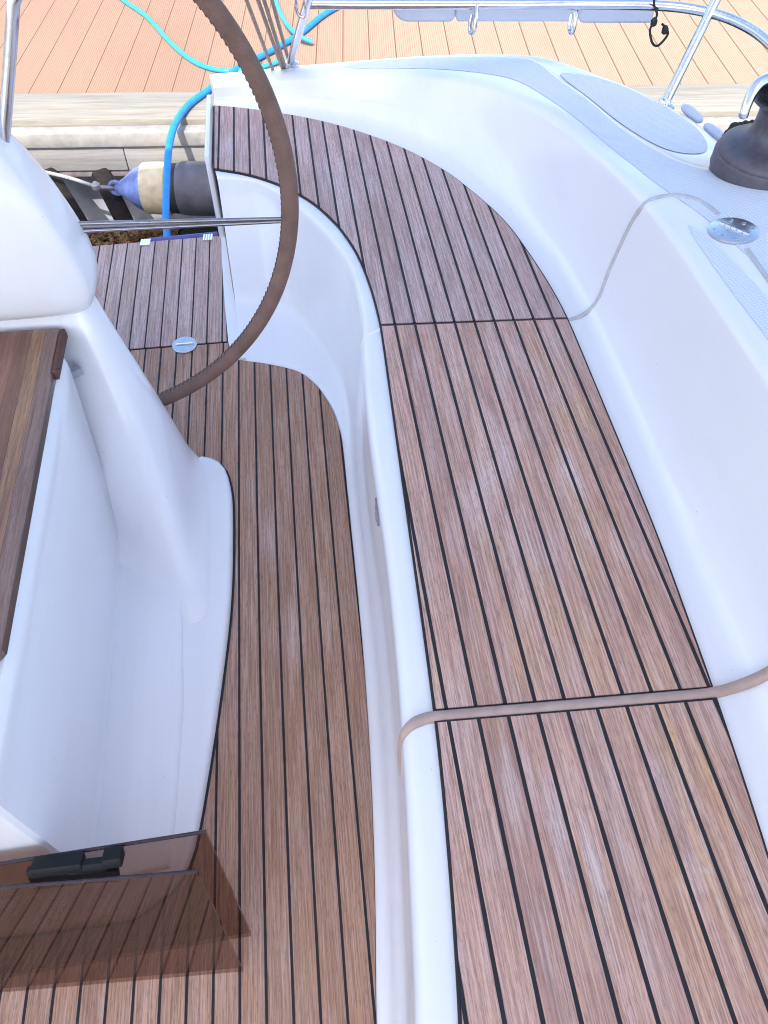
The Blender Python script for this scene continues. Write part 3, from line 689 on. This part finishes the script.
# board hanging under the rail
brd = empty('plastic_board', at_y(520, 20, 2.53))
tag(brd, 'pale blue-grey plastic board in three panels lashed under the stern rail', 'board')
def panel(x0, x1, y1, rc, Y=2.56):
    a, c = at_y(x0, y1, Y), at_y(x1, y1, Y); w = np.linalg.norm(c-a); u = (c-a)/w; H = .16
    pts = []
    for cx, cz, a0 in ((rc, rc, 180), (w-rc*.4, rc*.4, 270)):
        rr = rc if a0 == 180 else rc*.4
        for k in range(7): t = R(a0+15*k); pts.append((cx+rr*math.cos(t), cz+rr*math.sin(t)))
    pts += [(w, H), (0, H)]
    V = [a+u*p[0]+np.array((0, .0, p[1])) for p in pts]; n = len(V)
    nrm = np.cross(u, (0, 0, 1.)); inv = brd.location
    V = [v-np.array(inv) for v in V]
    F = MB(); F.add(V+[v-nrm*.03 for v in V], [tuple(range(n)), tuple(range(n, 2*n))[::-1]]+[(i, (i+1) % n, n+(i+1) % n, n+i) for i in range(n)])
    return F
for args in ((392, 455, 22.5, .05), (456, 572, 22, .012), (578, 652, 23.5, .02)):
    o = panel(*args).build('panel', M['board'], brd, True, 30); bv = o.modifiers.new('bevel', 'BEVEL'); bv.width = .006; bv.segments = 2; bv.limit_method = 'ANGLE'
    bv.angle_limit = R(50)
cdp = [(656, -8), (654, 4), (657, 14), (654, 22), (650, 30), (652, 42), (657, 46), (664, 40), (668, 33), (665, 27), (662, 24)]
o = MB().tube(spline([at_y(x, y, 2.40) for x, y in cdp], 60), .0035, 8)
for x, y in ((654, 22), (665, 30)): 
    p = at_y(x, y, 2.40); o.lathe([(.003, -.012), (.009, -.008), (.010, .004), (.004, .012)], p, 10)
tag(o.build('bungee_cord', M['cord']), 'knotted black cord looped over the stern rail by the right hand post', 'cord')

# backstay tackle
bt = empty('backstay_tackle', (0, 2.9, .48))
tag(bt, 'four tan ropes running up from the stern beside the left rail post', 'tackle')
for (x0, y0), (x1, y1) in (((272, 68), (246.5, 0)), ((282, 68), (258, 0)), ((285, 67), (264, 0)), ((289, 62), (272, 0))):
    a = at(x0, y0, .482); c = at_y(x1, y1, 2.72); d = c-a
    b = MB(); b.tube([np.array(p)-np.array(bt.location) for p in (a-d*.06, a+d*.5, c, c+d*.8, c+d*2.0)], .0062, 10); b.build('rope', M['rope'], bt)

# fairleads and rope behind the winch
for x, y in ((692, 113.5), (715, 133)):
    p = at(x, y, .65); u = at(x+9, y+7.5, .65)-p; u /= np.linalg.norm(u)
    b = MB(); th = np.linspace(-math.pi/2, math.pi/2, 14); b.tube([p+u*.05*math.sin(t) for t in th], [max(.001, .0145*math.cos(t)**.6) for t in th], 14); b.build('fairlead', M['board'], boat)
cp = [(724, 141), (729, 133), (736, 128), (745, 125), (756, 124), (770, 123)]
P = spline([at(x, y, .715) for x, y in cp], 40)
b = MB(); b.tube(P, .010+.0022*np.sin(np.arange(40)*1.6), 12); b.tube(spline([at(735, 126, .74), at(733, 134, .73), at(728, 142, .715)], 8), .014, 10)
tag(b.build('coiled_rope', M['cord']), 'black braided rope lying on the deck edge behind the winch', 'rope')

# stern fittings of the platform
for x in (144.5, 207.5):
    p = at(x, 242 if x < 180 else 237, .085); b = MB()
    for dx in (-.013, -.004, .005, .014): b.tube([p+np.array((dx, -.02, -.004)), p+np.array((dx, .03, -.012)), p+np.array((dx, .045, -.05))], .0055, 8)
    b.build('platform_bracket', M['steel'], plat)
bt_ = MB().tube([at(151, 243.5, .045), at(218, 237, .045)], .02, 14).build('edge_tube', M['bluetube'], plat)

# unseen awning added above the camera, sized to shade the cockpit
b = MB(); Ga = []
for y in np.linspace(-2.2, 1.74, 16):
    Ga.append([(x, y, 2.28-.10*((x+.75)/1.6)**2-.02*math.sin((y+2.2)*2.2)) for x in np.linspace(-2.5, 1.2, 20)])
b.grid(Ga)
aw = b.build('added_shade_awning', M['canvas'], boat, sharp=None)
md = aw.modifiers.new('thickness', 'SOLIDIFY'); md.thickness = .002
for y in (-2.1, -.4, 1.72):
    MB().tube(spline([(-2.6, y*.3+.1, .8), (-2.56, y*.9, 1.9), (-2.2, y, 2.16), (-.75, y, 2.265), (.8, y, 2.16), (1.24, y*.9, 1.9), (1.48, y*.3+.1, .75)], 60), .012, 10).build('bow_tube', M['steel'], aw)

# ================================================================== WASHBOARDS
def washboard(pr, ptop, plft, thick, label):
    """pr: bottom right corner, ptop: top right, plft: bottom left"""
    pr, ptop, plft = map(np.array, (pr, ptop, plft)); u = plft-pr; W = np.linalg.norm(u); u /= W; v = ptop-pr; H = np.linalg.norm(v-u*(v@u)); sk = (v@u)
    v2 = (v-u*(v@u)); v2 /= np.linalg.norm(v2); n = np.cross(u, v2); n *= 1 if n[1] > 0 else -1
    rt = empty('washboard', tuple((pr+plft)/2)); tag(rt, label, 'washboard'); o0 = np.array(rt.location)
    q = [pr, plft, plft+u*sk*0+v2*H, pr+u*sk+v2*H]
    V = [p-o0 for p in q]+[p+n*thick-o0 for p in q]
    o = link('panel', V, [(0, 1, 2, 3), (7, 6, 5, 4), (0, 4, 5, 1), (1, 5, 6, 2), (3, 7, 4, 0)], M['acrylic'], rt, False)
    tq = [q[3], q[2]]
    e = MB(); e.tube([tq[0]+n*thick/2-o0, tq[1]+n*thick/2-o0], thick*.56, 10); e.build('edge_strip', M['acrylic_edge'], rt)
    return rt, n
fz0 = .0105
w1, n1 = washboard(at(243, 972, fz0), at(197, 873, .32), at(243, 972, fz0)+np.array((-.60, .028, 0)), .006, 'front of two smoked acrylic washboards leaning at the table foot, reflecting the teak sole')
w2, n2 = washboard(at(252, 937, fz0), at(206, 833, .32), at(252, 937, fz0)+np.array((-.63, -.018, 0)), .006, 'rear of two smoked acrylic washboards leaning at the table foot, with a black latch')
b = MB(); c0 = np.array(w2.location)
pa, pb = at(40, 866, .314), at(122, 856, .314); ux = (pb-pa)/np.linalg.norm(pb-pa); L = np.linalg.norm(pb-pa)
rotm = Matrix.Rotation(math.atan2(ux[1], ux[0]), 4, 'Z') @ Matrix.Rotation(R(-24), 4, 'X')
ctr = (pa+pb)/2-c0
b.box(ctr+np.array((-.02, -.016, -.006)), (L*.95, .016, .05), rotm, .005)
b.box(ctr+np.array((-.034, -.003, .012)), (L*.62, .03, .02), rotm, .005)
b.box(ctr+np.array((.058, -.004, .013)), (L*.24, .03, .024), rotm, .005)
b.box(ctr+np.array((.02, -.022, -.012)), (L*.62, .014, .03), rotm @ Matrix.Rotation(R(8), 4, 'Y'), .005)
b.build('latch', M['blackplastic'], w2)

# ================================================================== DOCK
d0, d1 = at(20, 120, .05), at(700, 110, .05); DANG = math.atan2(d1[1]-d0[1], d1[0]-d0[0])
DO = at(205, 119.3, .05); dock = empty('dock', (DO[0], DO[1], .05), DANG)
tag(dock, 'sunlit dock of tan composite boards with a weathered pale timber edge', 'dock')
WD = 9.0
def dbox(name, x0, x1, y0, y1, z0, z1, mat, bev=.006):
    b = MB(); b.box(((x0+x1)/2, (y0+y1)/2, (z0+z1)/2), (x1-x0, y1-y0, z1-z0), None, bev); return b.build(name, mat, dock, True, 40)
dbox('deck_boards', -WD, WD, .272, 6.2, -.05, 0, M['dock'], .003)
for xa, xb in ((-WD, -3.4), (-3.396, 1.9), (1.904, WD)): dbox('edge_plank', xa, xb, .0, .268, -.06, .006, M['edge'], .006)
dbox('ledge', -WD, WD, -.075, -.004, -.085, -.018, M['ledge'], .008)
for xa, xb in ((-WD, -3.2), (-3.197, -.385), (-.382, 3.1), (3.103, WD)): dbox('fascia_board', xa, xb, -.06, -.02, -.20, -.088, M['fascia'], .004)
dbox('steel_band', -WD, WD, -.05, -.015, -.235, -.203, M['darkband'], .004)
dbox('float', -WD, WD, .10, 1.6, -.9, -.24, M['float_'], .02)
Ri = np.array([[math.cos(DANG), math.sin(DANG), 0], [-math.sin(DANG), math.cos(DANG), 0], [0, 0, 1.]])
for a_, b_ in (((46, 171, 3.60), (82, 228, 3.44)), ((99, 171, 3.58), (128, 228, 3.42))):
    P_ = [Ri@(at_y(*q)-np.array(dock.location)) for q in (a_, b_)]
    b = MB(); d_ = (P_[1]-P_[0]); L_ = np.linalg.norm(d_)
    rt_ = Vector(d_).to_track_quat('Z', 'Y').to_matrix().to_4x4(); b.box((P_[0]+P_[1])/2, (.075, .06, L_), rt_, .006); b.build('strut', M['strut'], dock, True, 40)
for x in (-2.3, -1.62, .3, .9, 1.6, 2.2, 2.9):
    if x in (-1.04,): continue
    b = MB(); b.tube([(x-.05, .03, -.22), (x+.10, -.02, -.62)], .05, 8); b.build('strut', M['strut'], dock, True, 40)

# fender between dock and stern
fz_ = -.17
fa, fb = at(126, 188, fz_), at(300, 190, fz_)
ax3 = (fb-fa)/np.linalg.norm(fb-fa); ux = np.cross(ax3, (0, 0, 1.)); ux /= np.linalg.norm(ux); AX = np.stack([ux, np.cross(ax3, ux), ax3], 1)
fend = empty('fender', tuple(fa)); tag(fend, 'grey fender with cream band and blue pointed end hanging against the dock', 'fender')
q = np.zeros(3)
MB().lathe([(.022, -.045), (.028, -.03), (.045, -.002), (.085, .05), (.105, .085), (.108, .092)], q, 32, AX).build('end_cap', M['fblue'], fend)
MB().lathe([(.106, .088), (.110, .095), (.1125, .15), (.112, .20), (.108, .205)], q, 40, AX).build('band', M['fcream'], fend)
MB().lathe([(.105, .203), (.106, .207), (.107, .245), (.105, .25)], q, 40, AX).build('dark_band', M['fblack'], fend)
MB().lathe([(.10, .248), (.108, .25), (.114, .27), (.116, .31), (.116, .68), (.108, .72), (.07, .78), (.02, .82)], q, 40, AX).build('body', M['fgrey'], fend)
eye = MB(); ec = q-ax3*.045
eye.tube([ec+.026*(math.cos(t)*ax3+math.sin(t)*AX[:, 1]) for t in np.linspace(0, 2*math.pi, 24)], .012, 10, False); eye.build('eye', M['fblue'], fend)
fe = fa-ax3*.05
b = MB(); b.tube(spline([fe, fe+(at(95, 186, -.14)-fe), at(70, 178, -.12), at(38, 170.5, -.10), at(-20, 158, -.06)], 30), .008, 8); kp_ = at(96, 186, -.14)
b.lathe([(.006, -.02), (.018, -.012), (.020, .008), (.008, .02)], kp_, 12); tag(b.build('fender_line', M['greyrope']), 'thin grey knotted line tied to the eye of the fender', 'rope')

# hoses on the dock
zd = .05
h1 = [at(420, -30, zd+.014), at(335, 8, zd+.014), at(300, 34, zd+.014), at(262, 56, zd+.016), at(238, 68, zd+.018), at(222, 80, zd+.018), at(206, 92, zd+.02), at(188, 105, zd+.02), at_y(175, 124, 3.50), at_y(169, 145, 3.36), at_y(167, 175, 3.20), at_y(166, 205, 3.02), at_y(166.5, 232, 2.88), at_y(170, 262, 2.76)]
tag(MB().tube(smooth_rail(spline(h1, 90), 4), .0155, 12).build('blue_hose', M['hose']), 'thick blue hose lying across the dock and hanging over its edge past the fender', 'hose')
h2 = [at(80, -40, zd+.012), at(118, -4, zd+.012), at(146, 16, zd+.012), at(170, 42, zd+.012), at(194, 62, zd+.012), at(222, 71, zd+.012), at(250, 70, zd+.012), at(266, 66, zd+.012), at(284, 60, zd+.012)]
tag(MB().tube(smooth_rail(spline(h2, 70), 3), .0115, 12).build('light_blue_hose', M['hose_light']), 'light blue hose curving in from the top left of the dock', 'hose')
h3 = [at(266, -30, zd+.012), at(274, -4, zd+.012), at(281, 14, zd+.02), at(289, 27, zd+.038), at(299, 36, zd+.042), at(312, 42, zd+.02)]
tag(MB().tube(smooth_rail(spline(h3, 40), 2), .0115, 12).build('light_blue_hose', M['hose_light']), 'short light blue hose crossing the thick blue hose behind the tan ropes', 'hose')

# ================================================================== WATER
wb = MB(); wb.add([(-80, -60, -.52), (80, -60, -.52), (80, 120, -.52), (-80, 120, -.52)], [(0, 1, 2, 3)])
tag(wb.build('water', M['water'], None, False), kind='structure')
sv = MB(); rng = random.Random(3)
for k in range(1100):
    px, py = rng.uniform(60, 178), rng.uniform(226, 262)
    p = at(px, py, -.515); L = rng.uniform(.015, .05); a = rng.uniform(0, 6.28); z = rng.uniform(.0, .012)
    u = np.array((math.cos(a), math.sin(a), rng.uniform(-.4, .5)))*L; v = np.array((-math.sin(a), math.cos(a), rng.uniform(-.3, .4)))*L*.4; p = p+np.array((0, 0, z))
    sv.add([p-u-v, p+u*.2-v*1.2, p+u+v*.3, p-u*.1+v], [(0, 1, 2, 3)])
tag(sv.build('seaweed', M['weed'], None, False), 'brown and gold seaweed floating on the water beside the swim platform', 'seaweed', kind='stuff')

# ================================================================== LIGHT
SUN_EL, SUN_AZ = R(52), R(203)          # azimuth of the sun, clockwise from +Y seen from above
w = bpy.data.worlds.new('World'); sc.world = w; w.use_nodes = True; nt = w.node_tree; nt.nodes.clear()
sky = nt.nodes.new('ShaderNodeTexSky'); sky.sky_type = 'NISHITA'; sky.sun_disc = False; sky.sun_elevation = SUN_EL; sky.sun_rotation = SUN_AZ
sky.air_density = 1.0; sky.dust_density = 2.5; sky.ozone_density = 2.2
bg = nt.nodes.new('ShaderNodeBackground'); bg.inputs[1].default_value = .15; wo = nt.nodes.new('ShaderNodeOutputWorld')
nt.links.new(sky.outputs[0], bg.inputs[0]); nt.links.new(bg.outputs[0], wo.inputs[0])
sd = bpy.data.lights.new('sun', 'SUN'); sd.energy = 2.0; sd.angle = R(.6); sd.color = (1, .95, .88)
so = bpy.data.objects.new('sun', sd); col.objects.link(so)
dirn = Vector((math.sin(SUN_AZ)*math.cos(SUN_EL), math.cos(SUN_AZ)*math.cos(SUN_EL), math.sin(SUN_EL)))
so.rotation_euler = dirn.to_track_quat('Z', 'Y').to_euler(); so.location = (-3, -6, 8)
sc.view_settings.view_transform = 'Standard'; sc.view_settings.look = 'None'; sc.view_settings.gamma = 1; sc.view_settings.use_curve_mapping = False
sc.view_settings.exposure = 1.78
sc.render.engine = 'CYCLES'; sc.cycles.use_denoising = True; sc.cycles.filter_width = 1.0; sc.cycles.denoising_prefilter = 'ACCURATE'
sc.cycles.max_bounces = 8; sc.cycles.transparent_max_bounces = 12
